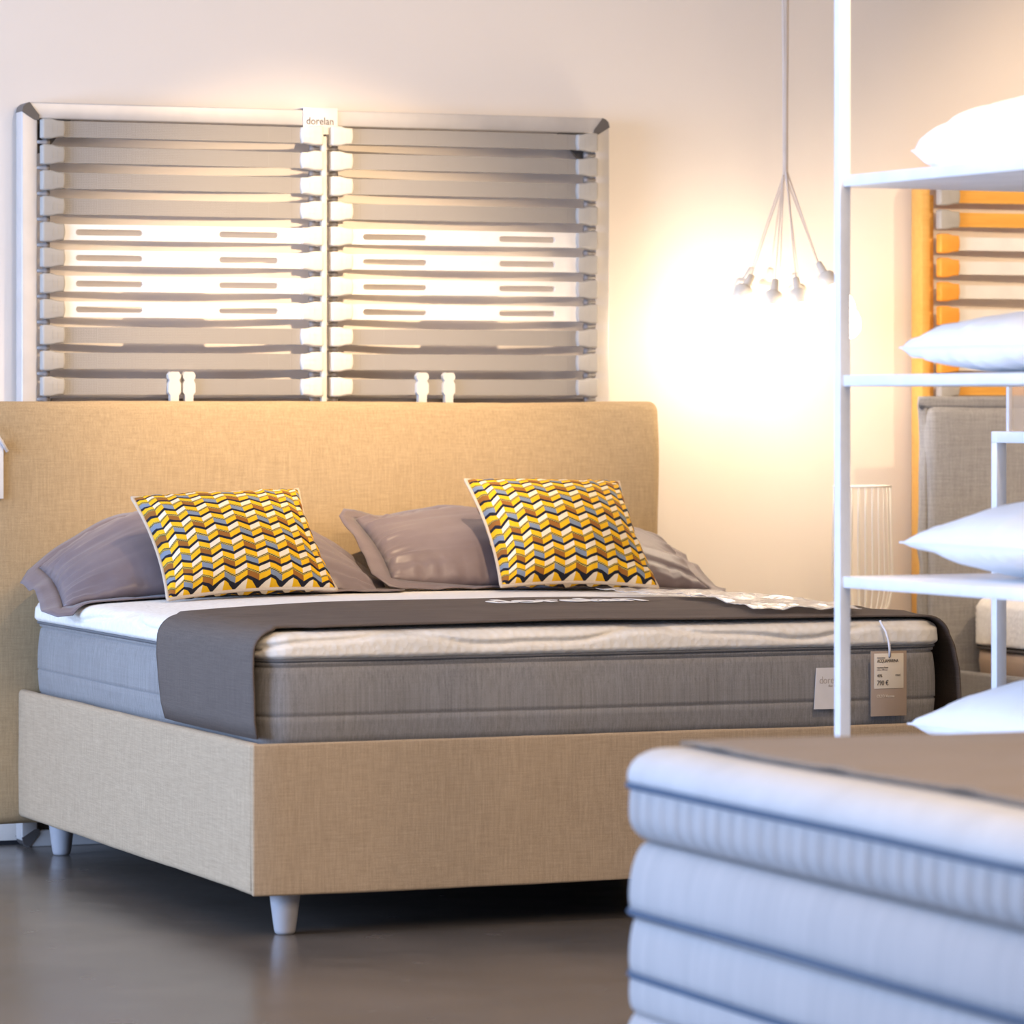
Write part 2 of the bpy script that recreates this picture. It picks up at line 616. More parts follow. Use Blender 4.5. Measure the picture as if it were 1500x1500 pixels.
# ------------------------------------------------------------------ slat frames on the wall
def slat_mesh(name, L, H, bow, slots=(), bulge=0.0):
    """slat along x, centred; bowed towards -y; slots: (x0, x1, half height)"""
    xs = {-L / 2 + L * i / 28 for i in range(29)}
    for x0, x1, h in slots:
        for k in range(7):
            a = PI / 2 * k / 6
            xs.add(x0 + h - h * math.cos(a))
            xs.add(x1 - h + h * math.cos(a))
        xs.add(x0 - 0.002)
        xs.add(x1 + 0.002)
    xs = sorted(xs)

    def hole(x):
        for x0, x1, h in slots:
            if x0 <= x <= x1:
                d = min(x - x0, x1 - x)
                return h if d >= h else math.sqrt(max(0, h * h - (h - d) ** 2))
        return 0.0
    bm = bmesh.new()
    cols = []
    for x in xs:
        f = x / (L / 2)
        y = -bow * (1 - f * f)
        hh = H / 2 + bulge * math.exp(-((abs(f) - 0.35) / 0.1) ** 2)
        g = hole(x)
        cols.append([bm.verts.new((x, y, z)) for z in (-hh, -g, g, hh)])
    for i in range(len(cols) - 1):
        A, B = cols[i], cols[i + 1]
        bm.faces.new((A[0], B[0], B[1], A[1]))
        bm.faces.new((A[2], B[2], B[3], A[3]))
    bmesh.ops.remove_doubles(bm, verts=bm.verts, dist=1e-5)
    ret = bmesh.ops.solidify(bm, geom=list(bm.faces), thickness=0.008)
    bmesh.ops.recalc_face_normals(bm, faces=bm.faces)
    me = bpy.data.meshes.new(name)
    bm.to_mesh(me)
    bm.free()
    return me


def cap_mesh(name, w=0.067, h=0.056, d=0.028):
    """rubber end cap: narrow flat end at -x, wider end at +x, with a waist; front towards -y"""
    out = [(-w / 2, -h * 0.44), (-w * 0.42, -h * 0.50), (-w * 0.08, -h * 0.50), (w * 0.16, -h * 0.43), (w * 0.44, -h * 0.41),
           (w * 0.50, -h * 0.12), (w * 0.50, h * 0.12), (w * 0.46, h * 0.40), (w * 0.16, h * 0.42), (-w * 0.08, h * 0.50), (-w * 0.42, h * 0.50), (-w / 2, h * 0.44)]
    bm = bmesh.new()
    f = bm.faces.new([bm.verts.new((x, 0, z)) for x, z in out])
    r = bmesh.ops.extrude_face_region(bm, geom=[f])
    vs = [g for g in r['geom'] if isinstance(g, bmesh.types.BMVert)]
    for v in vs:
        v.co.y -= d
    es = [e for e in bm.edges if e.verts[0] in vs and e.verts[1] in vs]
    bmesh.ops.bevel(bm, geom=es, offset=0.006, segments=3, profile=0.5, affect='EDGES')
    # raised grip ribs on the face
    for x in (-0.004, 0.010):
        box(bm, (x - 0.0006, -d - 0.0006, -h * 0.26), (x + 0.0006, -d + 0.001, h * 0.26))
    for z in (-0.008, 0.005):
        box(bm, (-0.016, -d - 0.0006, z - 0.0006), (0.026, -d + 0.001, z + 0.0006))
    bmesh.ops.recalc_face_normals(bm, faces=bm.faces)
    me = bpy.data.meshes.new(name)
    bm.to_mesh(me)
    bm.free()
    return me


def rail(name, lo, hi, mat, parent, mitre=None, bevel=0.012):
    return box_obj(name, lo, hi, mat, parent, bevel, 3)


XA, XB = 0.045, 1.835            # outer sides of the white frame
FY0, FY1 = 2.182, 2.245          # front and back of its rails
ZT = 2.088
root = empty('slatted_bed_frame', ((XA + XB) / 2, FY1, 0.0))
tag(root, 'upright silver framed slatted bed base leaning on the wall behind the beige headboard', 'bed base')
OFF = Vector(root.location)


def loc_(p):
    return Vector(p) - OFF


def rel_box(name, lo, hi, mat, parent, bevel=0.002, seg=2):
    return box_obj(name, loc_(lo), loc_(hi), mat, parent, bevel, seg)


RW = 0.046
CC = 0.018
rel_box('side_rail', (XA, FY0, CC), (XA + RW, FY1, ZT - CC - 0.006), M['silver'], root, 0.004, 3)
rel_box('side_rail', (XB - RW, FY0, CC), (XB, FY1, ZT - CC - 0.006), M['silver'], root, 0.004, 3)
rel_box('top_rail', (XA + CC, FY0, ZT - RW), (XB - CC, FY1, ZT), M['silver'], root, 0.004, 3)
rel_box('bottom_rail', (XA + CC, FY0, 0.0), (XB - CC, FY1, RW), M['silver'], root, 0.004, 3)
for sx, x in ((1, XA), (-1, XB)):
    for sz, z in ((-1, ZT), (1, 0.0)):
        bm = bmesh.new()
        pr = [(0, 0.027), (0.004, 0.012), (0.012, 0.004), (0.022, 0.0), (0.050, 0.036), (0.050, 0.050), (0.038, 0.050)]
        f = bm.faces.new([bm.verts.new((x + sx * a, FY0 - 0.003, z + sz * b_)) for a, b_ in pr])
        ex = bmesh.ops.extrude_face_region(bm, geom=[f])
        for g in ex['geom']:
            if isinstance(g, bmesh.types.BMVert):
                g.co.y = FY1 + 0.003
        bmesh.ops.translate(bm, verts=bm.verts, vec=-OFF)
        edge_split(obj('corner_connector', bm, M['dark_plastic'], root))
        # dark gusset bracket inside the corner
        bm = bmesh.new()
        gx, gz = x + sx * RW, z + sz * RW
        f = bm.faces.new([bm.verts.new((gx, FY0 + 0.030, gz)), bm.verts.new((gx + sx * 0.105, FY0 + 0.030, gz)),
                          bm.verts.new((gx + sx * 0.085, FY0 + 0.030, gz + sz * 0.022)), bm.verts.new((gx + sx * 0.035, FY0 + 0.030, gz + sz * 0.085)),
                          bm.verts.new((gx, FY0 + 0.030, gz + sz * 0.10))])
        ex = bmesh.ops.extrude_face_region(bm, geom=[f])
        for g in ex['geom']:
            if isinstance(g, bmesh.types.BMVert):
                g.co.y += 0.012
        bmesh.ops.translate(bm, verts=bm.verts, vec=-OFF)
        edge_split(obj('corner_gusset', bm, M['dark_plastic'], root))
XC = 0.940
rel_box('centre_rail', (XC - 0.011, FY0 - 0.018, RW), (XC + 0.004, FY1, 2.012), M['cap_white'], root, 0.003)
rel_box('centre_rail_shadow_strip', (XC + 0.004, FY0 + 0.012, RW), (XC + 0.012, FY1, ZT - RW), M['grey_plastic'], root, 0.001).name = 'centre_shadow_strip'  # grey strip stands in for the shaded gap between the caps

cap_me = cap_mesh('slat_cap')
cap_me.materials.append(M['cap'])
cap_in_lit = cap_mesh('slat_cap')
cap_in_lit.materials.append(M['cap_white'])  # inner caps paler than the outer: spot glare put into their colour
XL0, XL1 = XA + RW + 0.004, XC - 0.012
XR0, XR1 = XC + 0.012, XB - RW - 0.004
SL = XL1 - XL0 - 0.07
grey_me = slat_mesh('slat', SL, 0.045, 0.012)
grey_me.materials.append(M['mesh_slat'])
sl = [(-SL / 2 + SL * 0.085, -SL / 2 + SL * 0.085 + 0.193, 0.0085), (SL / 2 - SL * 0.13 - 0.180, SL / 2 - SL * 0.13, 0.0085)]
white_me = slat_mesh('slat', SL, 0.044, 0.016, sl)
white_me.materials.append(M['white_slat'])
dark_me = slat_mesh('slat', SL, 0.046, 0.004)
dark_me.materials.append(M['mesh_slat_dark'])
STEP = 0.0722
Z0 = 2.013
stem_me = None
SLAT_Y = FY0 - 0.022
for k in range(27):
    z = Z0 - STEP * k
    if z < 0.08:
        break
    me = white_me if 4 <= k <= 7 else (grey_me if k != 11 else dark_me)
    for x0, x1 in ((XL0, XL1), (XR0, XR1)):
        o = link('slat', me, None, root, False, loc_(((x0 + x1) / 2, SLAT_Y + 0.004 if k != 11 else SLAT_Y + 0.022, z if k != 11 else z + 0.016)))
    for x, s, cm in ((XL0, 1, cap_me), (XL1, -1, cap_in_lit), (XR0, 1, cap_in_lit), (XR1, -1, cap_me)):
        o = link('slat_cap', cm, None, root, True, loc_((x + s * 0.0335, SLAT_Y + 0.014, z)))
        if not o.modifiers:
            edge_split(o, 45)
        o.scale = (s, 1, 1)
    # necks that carry the caps, seen in the gaps between them
    for x, s in ((XL0, 1), (XL1, -1), (XR0, 1), (XR1, -1)):
        if stem_me is None:
            bm = bmesh.new()
            tube(bm, [(-0.006, 0, 0), (0.008, 0, 0), (0.016, 0, 0), (0.03, 0, 0)], [0.0055, 0.0055, 0.010, 0.010], 8)
            stem_me = bpy.data.meshes.new('cap_neck')
            bmesh.ops.recalc_face_normals(bm, faces=bm.faces)
            bm.to_mesh(stem_me)
            bm.free()
            stem_me.materials.append(M['grey_plastic'])
        o = link('cap_neck', stem_me, None, root, True, loc_((x, FY0 + 0.004, z - STEP / 2)))
        o.scale = (s, 1, 1)
# firmness clips on the lowest slats in view
for x in (0.478, 0.521, 1.228, 1.310):
    bm = bmesh.new()
    pts = [(-0.013, 0.018), (-0.018, 0.026), (-0.018, 0.034), (-0.012, 0.042), (0.012, 0.042), (0.018, 0.034), (0.018, 0.026), (0.013, 0.018),
           (0.018, 0.008), (0.018, -0.016), (0.012, -0.024), (0.012, -0.09), (-0.012, -0.09), (-0.012, -0.024), (-0.018, -0.016), (-0.018, 0.008)]
    f = bm.faces.new([bm.verts.new((a, 0, b_)) for a, b_ in pts])
    ex = bmesh.ops.extrude_face_region(bm, geom=[f])
    for g in ex['geom']:
        if isinstance(g, bmesh.types.BMVert):
            g.co.y -= 0.022
    edge_split(obj('firmness_clip', bm, M['cap_white'], root, True, loc_((x, SLAT_Y - 0.002, Z0 - STEP * 10))))

# white card over the top rail
card = empty('brand_card', (0.0, 0.0, 0.0))
card.name = 'display_card'
tag(card, 'white printed card hung over the top rail of the silver slatted bed base', 'card')
cx = 0.928
cf = box_obj('card_front', (cx - 0.052, FY0 - 0.007, 2.018), (cx + 0.052, FY0 - 0.004, 2.094), M['card'], card, 0.0005)
box_obj('card_fold', (cx - 0.052, FY0 - 0.006, 2.092), (cx + 0.052, FY1 + 0.02, 2.0945), M['card'], card, 0.0005)
lettering('dorelan', 0.030, M['ink'], cf, (cx - 0.043, FY0 - 0.0075, 2.046), width=0.082, thin=0.0001)

# ------------------------------------------------------------------ wooden slat frame on the right
root = empty('wooden_slatted_bed_frame', (3.75, FY1, 0.0))
tag(root, 'upright orange beech slatted bed base on the wall behind the grey headboard', 'bed base')
OFF = Vector(root.location)
WA, WB, WT = 2.868, 4.60, 1.942
rel_box('side_rail', (WA, FY0 - 0.01, 0.0), (WA + 0.028, FY1, WT), M['beech_pale'], root, 0.004)
rel_box('side_rail', (WB - 0.040, FY0 - 0.01, 0.0), (WB, FY1, WT), M['beech_pale'], root, 0.004)
rel_box('inner_strip', (WA + 0.028, FY0 + 0.004, 0.08), (WA + 0.048, FY1 - 0.01, WT - 0.06), M['beech'], root, 0.003)
rel_box('top_rail', (WA + 0.03, FY0 - 0.01, WT - 0.03), (WB - 0.03, FY1, WT), M['beech'], root, 0.004)
rel_box('bottom_rail', (WA + 0.04, FY0 - 0.01, 0.0), (WB - 0.04, FY1, 0.07), M['beech'], root, 0.004)
cap_o = cap_mesh('slat_cap', 0.068, 0.060)
cap_o.materials.append(M['cap_orange'])
cap_b = cap_mesh('slat_cap', 0.070, 0.060)
cap_b.materials.append(M['cap'])
WL = WB - WA - 0.16
wood_me = slat_mesh('slat', WL, 0.044, 0.012)
wood_me.materials.append(M['beech'])
wsl_me = slat_mesh('slat', WL, 0.040, 0.014, bulge=0.0)
wsl_me.materials.append(M['white_slat'])
z = 1.880
for k in range(1, 24):
    zz = z - 0.0735 * k + 0.0735
    if zz < 0.1:
        break
    mid = k in (3, 4, 5, 6, 7, 8)
    link('slat', wsl_me if mid else wood_me, None, root, False, loc_(((WA + WB) / 2 + 0.01, SLAT_Y + 0.004, zz)))
    for x, s in ((WA + 0.048, 1), (WB - 0.048, -1)):
        o = link('slat_cap', cap_o if mid else cap_b, None, root, True, loc_((x + s * 0.036, SLAT_Y + 0.014, zz)))
        o.scale = (s, 1, 1)
        edge_split(o, 45)

# ------------------------------------------------------------------ beige bed
bed = empty('upholstered_bed', (0.92, 1.0, 0.0))
tag(bed, 'double bed upholstered in beige linen with a tall headboard and tapered grey legs', 'bed')
OFF = Vector(bed.location)
BX0, BX1 = 0.0, 1.85
ZB, ZTOP = 0.100, 0.452


def padded(name, lo, hi, r, mat, parent, amp=0.004, seed=0.0, sub=26, seg=4):
    """upholstered slab: bevelled box with gently uneven faces"""
    bm = bmesh.new()
    lo, hi = Vector(lo), Vector(hi)
    box(bm, lo, hi)
    big = [e for e in bm.edges]
    bmesh.ops.bevel(bm, geom=big, offset=r, segments=seg, profile=0.5, affect='EDGES')
    bmesh.ops.subdivide_edges(bm, edges=[e for e in bm.edges if e.calc_length() > 0.2], cuts=sub, use_grid_fill=True)
    bm.normal_update()
    for v in bm.verts:
        k = nz(v.co.x + seed, v.co.y, v.co.z, 3.1) * 0.7 + nz(v.co.x, v.co.y + seed, v.co.z, 8.0) * 0.3
        v.co += v.normal * k * amp
    bmesh.ops.translate(bm, verts=bm.verts, vec=-OFF)
    return obj(name, bm, mat, parent, True)


hb = padded('headboard', (-0.125, 2.060, 0.078), (1.948, 2.116, 1.248), 0.026, M['linen'], bed, 0.006, 3.0)
for v in hb.data.vertices:
    yy = v.co.y + OFF.y
    k = max(0.0, min(1.0, (2.100 - yy) / 0.035))
    v.co.y += k * (0.020 * max(0.0, (v.co.z - 1.06) / 0.19) ** 1.6 - 0.004 * math.sin(PI * min(1, max(0, v.co.z / 1.2))))
padded('side_panel', (BX0, 0.0135, ZB), (BX0 + 0.027, 2.058, ZTOP), 0.012, M['linen_base'], bed, 0.004, 1.0)
padded('side_panel', (BX1 - 0.027, 0.0135, ZB), (BX1, 2.058, ZTOP), 0.012, M['linen_base'], bed, 0.004, 2.0)
padded('foot_panel', (BX0, -0.002, ZB - 0.002), (BX1, 0.012, ZTOP), 0.006, M['linen_base'], bed, 0.004, 5.0)
bm = bmesh.new()
tube(bm, [Vector((0.002, 0.0128, 0.112)) - OFF, Vector((0.001, 0.0128, 0.27)) - OFF, Vector((0.002, 0.0128, 0.444)) - OFF], 0.0022, 6)
obj('corner_seam', bm, M['linen_base'], bed)
rel_box('storage_floor', (0.03, 0.03, 0.13), (1.81, 2.05, 0.15), M['dark_plastic'], bed, 0.002)
rel_box('support_deck', (0.03, 0.03, 0.405), (1.81, 2.05, 0.425), M['grey_plastic'], bed, 0.002)
for x, y in ((0.105, 0.075), (1.735, 0.075), (0.095, 1.95), (1.745, 1.95)):
    bm = bmesh.new()
    lathe(bm, [(0.018, 0.0), (0.023, 0.003), (0.0255, 0.010), (0.031, 0.05), (0.039, 0.115), (0.039, 0.128)], 28)
    obj('leg', bm, M['leg'], bed, True, loc_((x, y, 0)))

# ------------------------------------------------------------------ mattress on the beige bed
MX, MY = 0.889, 1.004
MC = Vector((0.925, 1.036, 0.427))
mat_root = empty('mattress', MC)
tag(mat_root, 'thick grey sided mattress with white quilted top on the beige bed', 'mattress')


def border_disp(x, y, z, nx_, ny_):
    return (0.005 * nz(x, y, z * 0.6, 2.6) + 0.0025 * nz(x, y, z, 9.0), 0.0)


bm = bmesh.new()
prof = [(0.03, 0.0), (0.010, 0.002), (0.002, 0.010), (0.002, 0.016), (0.008, 0.020), (0.003, 0.024)]
for k in range(1, 12):
    f = k / 12
    prof.append((0.003 - 0.007 * math.sin(PI * f), 0.024 + 0.172 * f))
    if k == 4:
        z_ = 0.024 + 0.172 * f
        prof += [(0.001, z_ + 0.003), (-0.004, z_ + 0.006)]
prof += [(0.004, 0.196), (0.010, 0.199), (0.002, 0.203), (0.002, 0.211), (0.012, 0.214)]
ring_body(bm, MX, MY, 0.07, prof, border_disp, ne=60)
obj('border', bm, M['border'], mat_root)


def top_disp(x, y, z, nx_, ny_):
    # soft crown and broad wave quilting
    side = max(abs(x) / MX, abs(y) / MY)
    up = 0.0
    if z > 0.255:
        fx, fy = min(1, abs(x) / MX), min(1, abs(y) / MY)
        up = 0.022 * (1 - fx ** 3) * (1 - fy ** 4)
    s = x if abs(ny_) > 0.5 else y
    zz = z - 0.214
    wave = 0.042 + 0.014 * math.sin(s * 9.0 + 0.6) + 0.005 * math.sin(s * 21.0)
    groove = -0.011 * math.exp(-((zz - wave) / 0.0055) ** 2) if z < 0.285 else 0.0
    out = groove + 0.003 * nz(x, y, z, 7.0)
    return (out, up)


bm = bmesh.new()
prof = [(0.015, 0.214), (0.002, 0.216), (-0.006, 0.222)]
for k in range(1, 9):
    prof.append((-0.009 + 0.002 * (k / 8) ** 2, 0.222 + 0.030 * k / 8))
for k in range(1, 10):
    a = PI / 2 * k / 9
    prof.append((-0.007 + 0.046 * (1 - math.cos(a)), 0.252 + 0.026 * math.sin(a)))
for ins in (0.06, 0.09, 0.13, 0.2, 0.3, 0.42, 0.55, 0.7, 0.80, 0.86):
    prof.append((ins, 0.279))
ring_body(bm, MX, MY, 0.07, prof, top_disp, ne=110, cap_lo=False)
obj('quilted_top', bm, M['knit'], mat_root)
bm = bmesh.new()
tube_loop(bm, [(x, y, 0.2135) for x, y, _, _ in rrect(MX - 0.001, MY - 0.001, 0.07, 40, 8)], 0.0045, 6)
obj('piping', bm, M['tape'], mat_root)
bm = bmesh.new()
tube_loop(bm, [(x, y, 0.012) for x, y, _, _ in rrect(MX - 0.001, MY - 0.001, 0.07, 40, 8)], 0.005, 6)
obj('piping', bm, M['tape'], mat_root)
# white maker's card stuck on the foot side
bm = bmesh.new()
fy = MC.y - MY - 0.012
f = bm.faces.new([bm.verts.new(p) for p in ((1.451, fy, 0.493), (1.532, fy, 0.492), (1.532, fy, 0.594), (1.457, fy, 0.594))])
ex = bmesh.ops.extrude_face_region(bm, geom=[f])
for g in ex['geom']:
    if isinstance(g, bmesh.types.BMVert):
        g.co.y -= 0.0015
mk = obj('maker_card', bm, M['card'], None, False)
tag(mk, 'small white printed card on the grey foot side of the mattress behind the white post', 'card')
lettering('dorelan', 0.026, M['ink_pale'], mk, (1.466, fy - 0.0018, 0.555), width=0.062, thin=-0.0005)
lettering('for bed', 0.008, M['ink_pale'], mk, (1.490, fy - 0.0018, 0.547), width=0.03).name = 'small_print'

# ------------------------------------------------------------------ runner across the foot
def mattress_top(x, y):
    """height of the mattress surface"""
    fx = min(1, abs(x - MC.x) / MX)
    fy_ = min(1, abs(y - MC.y) / MY)
    d = min(MX + 0.007 - abs(x - MC.x), MY + 0.007 - abs(y - MC.y))
    z = MC.z + 0.279 + 0.022 * (1 - fx ** 3) * (1 - fy_ ** 4)
    if d < 0.046:
        k = max(0.0, 1 - d / 0.046)
        z = MC.z + 0.252 + 0.026 * math.sqrt(max(0, 1 - k * k)) + 0.022 * (1 - fx ** 3) * (1 - fy_ ** 4)
    return z


RX0, RX1 = MC.x - MX - 0.018, MC.x + MX + 0.022
zt = MC.z + 0.279


def runner_path():
    p = [(RX0 + 0.006, 0.461), (RX0 - 0.002, 0.50), (RX0 - 0.003, 0.56), (RX0 - 0.003, 0.62), (RX0, 0.655)]
    for k in range(1, 8):
        a = PI / 2 * k / 8
        p.append((RX0 + 0.062 * (1 - math.cos(a)), 0.655 + (zt + 0.006 - 0.655) * math.sin(a)))
    n = 60
    for k in range(n + 1):
        x = RX0 + 0.062 + (RX1 - RX0 - 0.124) * k / n
        p.append((x, None))
    for k in range(7, 0, -1):
        a = PI / 2 * k / 8
        p.append((RX1 - 0.062 * (1 - math.cos(a)), 0.655 + (zt + 0.006 - 0.655) * math.sin(a)))
    p += [(RX1 + 0.012, 0.640), (RX1 + 0.026, 0.58), (RX1 + 0.030, 0.52), (RX1 + 0.030, 0.468)]
    return p


RP = runner_path()
RY0, RY1 = 0.075, 0.80
bm = bmesh.new()
NV = 34


def runner_pt(a, b_):
    i = min(int(round(a * (len(RP) - 1))), len(RP) - 1)
    x, z = RP[i]
    y = RY0 + (RY1 - RY0) * b_
    flat = z is None
    on = 1.0 if flat else 0.0
    if flat:
        # rear edge wanders, the right part is gathered
        y += (0.015 * math.sin(x * 2.2) + (0.0 if x < 1.15 else -0.10 * (x - 1.15))) * b_
        y += -0.030 * (1 - b_) * (1.0 if x > 0.15 else 0.5) + 0.006 * math.sin(x * 3 + 1)
        z = mattress_top(x, max(y, 0.085)) + 0.007
        z += 0.003 * nz(x * 0.5, y * 9.0, 0, 1.6) + 0.0025 * nz(x, y * 5, 2.0, 3.0)
        z += 0.004 * max(0, math.sin(y * 26 + x * 1.5)) * (0.4 + 0.6 * (x > 1.3))
    else:
        left = x < 1.0
        d = (zt - z)
        if left:
            y += 0.05 * d / 0.25 * (0.1 - b_) + (0.0 if b_ > 0.5 else -0.05 * (1 - b_) * min(1, (zt - z) / 0.1))
            y -= 0.030 * (1 - b_) * max(0, 1 - d / 0.1)
            x -= 0.004 * nz(y * 4, z * 4, 1.0, 1.5) + 0.006 * math.sin(b_ * PI)
        else:
            y += -0.030 * (1 - b_)
            x += 0.008 * math.sin(b_ * 9) * d / 0.25
    return Vector((x, y, z))


grid_sheet(bm, len(RP) - 1, NV, runner_pt)
run = obj('bed_runner', bm, M['runner'], None)
solid(run, 0.005, 1.0)
tag(run, 'dark taupe bed runner with white lettering laid across the foot of the white mattress', 'bed runner')
# embroidered lettering lying flat, read from the foot of the bed
tl = lettering('dorelan', 0.20, M['ink_white'], run, (0, 0, 0), rot=(0, 0, 0), width=0.42, thin=0.006, ext=0.0003)
for v in tl.data.vertices:
    X = 0.80 + v.co.x
    Y = 0.50 + v.co.y
    v.co = Vector((X, Y, mattress_top(X, Y) + 0.0175 + v.co.z))

# ------------------------------------------------------------------ pillows
def pillow_bm(W, H, T, n=36, pinch=0.05, wrinkle=0.006, seed=0.0, uv=False, p=0.5, under=0.8):
    """two inflated sheets sewn round the rim; lies in xy, thickness along z"""
    bm = bmesh.new()
    lay = bm.loops.layers.uv.verify() if uv else None

    def pt(a, b_, s):
        ea, eb = 1 - a * a, 1 - b_ * b_
        x = a * W / 2 * (1 - pinch * eb)
        y = b_ * H / 2 * (1 - pinch * ea * W / H)
        t_ = (max(0, ea) * max(0, eb)) ** p
        z = s * T / 2 * t_ * (1.0 if s > 0 else under)
        # creases run in from the seams
        da, db = 1 - abs(a), 1 - abs(b_)
        cr = math.exp(-da / 0.22) * nz(b_ * 7 + seed, a * 1.5, s, 1.3) + math.exp(-db / 0.22) * nz(a * 7 * W / H, b_ * 1.5 + seed, s, 1.3)
        z += s * wrinkle * cr * min(1, t_ * 3) * 1.6
        z += s * wrinkle * 0.8 * nz(a * 2.2 + seed, b_ * 2.2, s, 1.2) * t_
        return Vector((x, y, z))
    sides = []
    for s in (1, -1):
        vs = []
        for j in range(n + 1):
            row = []
            for i in range(n + 1):
                a = math.sin((i / n - 0.5) * PI) * 0.35 + (i / n * 2 - 1) * 0.65
                b_ = math.sin((j / n - 0.5) * PI) * 0.35 + (j / n * 2 - 1) * 0.65
                if s == -1 and (i in (0, n) or j in (0, n)):
                    row.append(sides[0][j][i])
                else:
                    row.append(bm.verts.new(pt(a, b_, s)))
            vs.append(row)
        sides.append(vs)
        for j in range(n):
            for i in range(n):
                q = (vs[j][i], vs[j][i + 1], vs[j + 1][i + 1], vs[j + 1][i])
                f = bm.faces.new(q if s > 0 else q[::-1])
                if uv:
                    us = ((i, j), (i + 1, j), (i + 1, j + 1), (i, j + 1))
                    us = us if s > 0 else us[::-1]
                    for lp, (u_, v_) in zip(f.loops, us):
                        lp[lay].uv = (u_ / n, v_ / n)
    rim = [sides[0][0][i].co.copy() for i in range(n)] + [sides[0][j][n].co.copy() for j in range(n)] + \
          [sides[0][n][n - i].co.copy() for i in range(n)] + [sides[0][n - j][0].co.copy() for j in range(n)]
    return bm, rim


def cushion(label, loc, lean, yaw, roll, seed, W, H):
    bm, rim = pillow_bm(W, H, 0.19, 44, 0.075, 0.007, seed, True, 0.42)
    o = obj('cushion', bm, M['chevron'], None, True)
    tag(o, label, 'cushion', 'patterned cushions on the beige bed')
    bm = bmesh.new()
    tube_loop(bm, rim, 0.0055, 6)
    obj('piping', bm, M['piping_cream'], o, True)
    o.rotation_euler = (R(lean), R(roll), R(yaw))
    o.location = loc
    return o


cushion('yellow zigzag cushion nearer the headboard price tag, behind the draped runner end', (0.448, 1.505, 0.866), 45, 2, -2.2, 1.0, 0.478, 0.372)
cushion('yellow zigzag cushion near the clear plastic sleeve, on the mauve pillow beside the hanging lamp', (1.426, 1.570, 0.881), 45, 0, 1.2, 5.0, 0.468, 0.405)


def sham(label, cx_, yaw, seed, zc, yc, lean, dr, W=0.90, lift=0.0):
    """sateen pillow with a flat stitched flange; the ends droop"""
    H, T = 0.45, 0.185
    bm, rim = pillow_bm(W, H, T, 44, 0.03, 0.016, seed, False, 0.5, 0.75)
    # flange
    fl = bmesh.new()
    n = len(rim)
    rings = []
    for k, off in enumerate((0.0, 0.018, 0.036, 0.055)):
        ring = []
        for i, p_ in enumerate(rim):
            q0, q1 = rim[i - 1], rim[(i + 1) % n]
            tdir = (q1 - q0)
            nrm = Vector((tdir.y, -tdir.x, 0))
            nrm.normalize()
            w = 0.020 * (off / 0.055) ** 1.2 * nz(p_.x * 9 + seed, p_.y * 9, 0.3, 1.0)
            ring.append(fl.verts.new(p_ + nrm * off + Vector((0, 0, w))))
        rings.append(ring)
    for k in range(3):
        for i in range(n):
            fl.faces.new((rings[k][i], rings[k][(i + 1) % n], rings[k + 1][(i + 1) % n], rings[k + 1][i]))

    rot = Matrix.Rotation(R(lean), 3, 'X')

    def shape(p_):
        x, y, z = p_
        f = abs(x) / (W / 2)
        droop = max(0.0, f - 0.35)
        # upper corners sink, lower edge settles on the mattress
        up = (y + H / 2) / H
        z -= (dr if x > 0 or not lift else dr * 0.4) * droop ** 1.4 * (0.35 + 0.65 * up)
        y -= 0.22 * droop ** 1.25 * max(0, up) * 0.9
        q = rot @ Vector((x, y, z))
        q.z += 0.010 * nz(x * 3, y * 3, seed, 1.6) + lift * max(0.0, -x / (W / 2)) ** 2.5 * (0.55 + 0.45 * min(1, max(0, up)))
        gx, gy = cx_ + q.x, yc + q.y
        fl_ = mattress_top(gx, gy) - zc + 0.006
        edge = MC.x - MX - 0.01 - gx if gx < MC.x else gx - (MC.x + MX + 0.01)
        if edge > 0.004:
            fl_ -= 0.3
        if q.z < fl_:
            q.z = fl_ + 0.008 * abs(nz(x * 8, y * 8, seed, 1.0))
        return q
    for b2 in (bm, fl):
        for v in b2.verts:
            v.co = shape(v.co)
    o = obj('pillow', bm, M['sateen'], None, True, (cx_, yc, zc), (0, 0, R(yaw)))
    tag(o, label, 'pillow', 'mauve pillows on the beige bed')
    f = obj('flange', fl, M['sateen'], o, True)
    solid(f, 0.003)
    return o


sham('mauve grey satin pillow nearer the headboard price tag, its flange hanging past the mattress edge', 0.455, -4, 2.0, 0.827, 1.735, 27, 0.16)
sham('mauve grey satin pillow half behind the other one, its end towards the hanging lamp', 1.412, 0, 9.0, 0.822, 1.795, 25, 0.07, 0.965, 0.066)

# ------------------------------------------------------------------ clear plastic sleeve lying on the mattress and runner
def sheet(name, x0, x1, y0, y1, mat, lift, amp, seed, skew=0.0, nu=46, nv=30):
    bm = bmesh.new()

    def f(a, b_):
        x = x0 + (x1 - x0) * a + skew * b_
        y = y0 + (y1 - y0) * b_ + 0.012 * nz(x * 3, seed, 0, 1.5)
        z = mattress_top(x, y) + lift
        z += amp * (abs(nz(x * 7 + seed, y * 7, 0, 1.4)) + 0.5 * abs(nz(x * 19, y * 16 + seed, 1, 1.3)))
        return Vector((x, y, z))
    grid_sheet(bm, nu, nv, f)
    return solid(obj(name, bm, mat, None), 0.0012)


sl_ = sheet('plastic_sleeve', 1.33, 1.62, 0.10, 0.70, M['plastic_film'], 0.022, 0.012, 3.0, 0.05)
tag(sl_, 'shiny crinkled clear plastic sleeve lying on the taupe runner near its draped end', 'plastic sleeve')
sl_ = sheet('folded_sheet', 1.42, 1.76, 0.92, 1.26, M['plastic_film'], 0.012, 0.012, 8.0, -0.02)
tag(sl_, 'clear plastic wrapper on the white mattress between the yellow cushion and the runner', 'plastic wrapper')
sl_.name = 'plastic_wrapper'

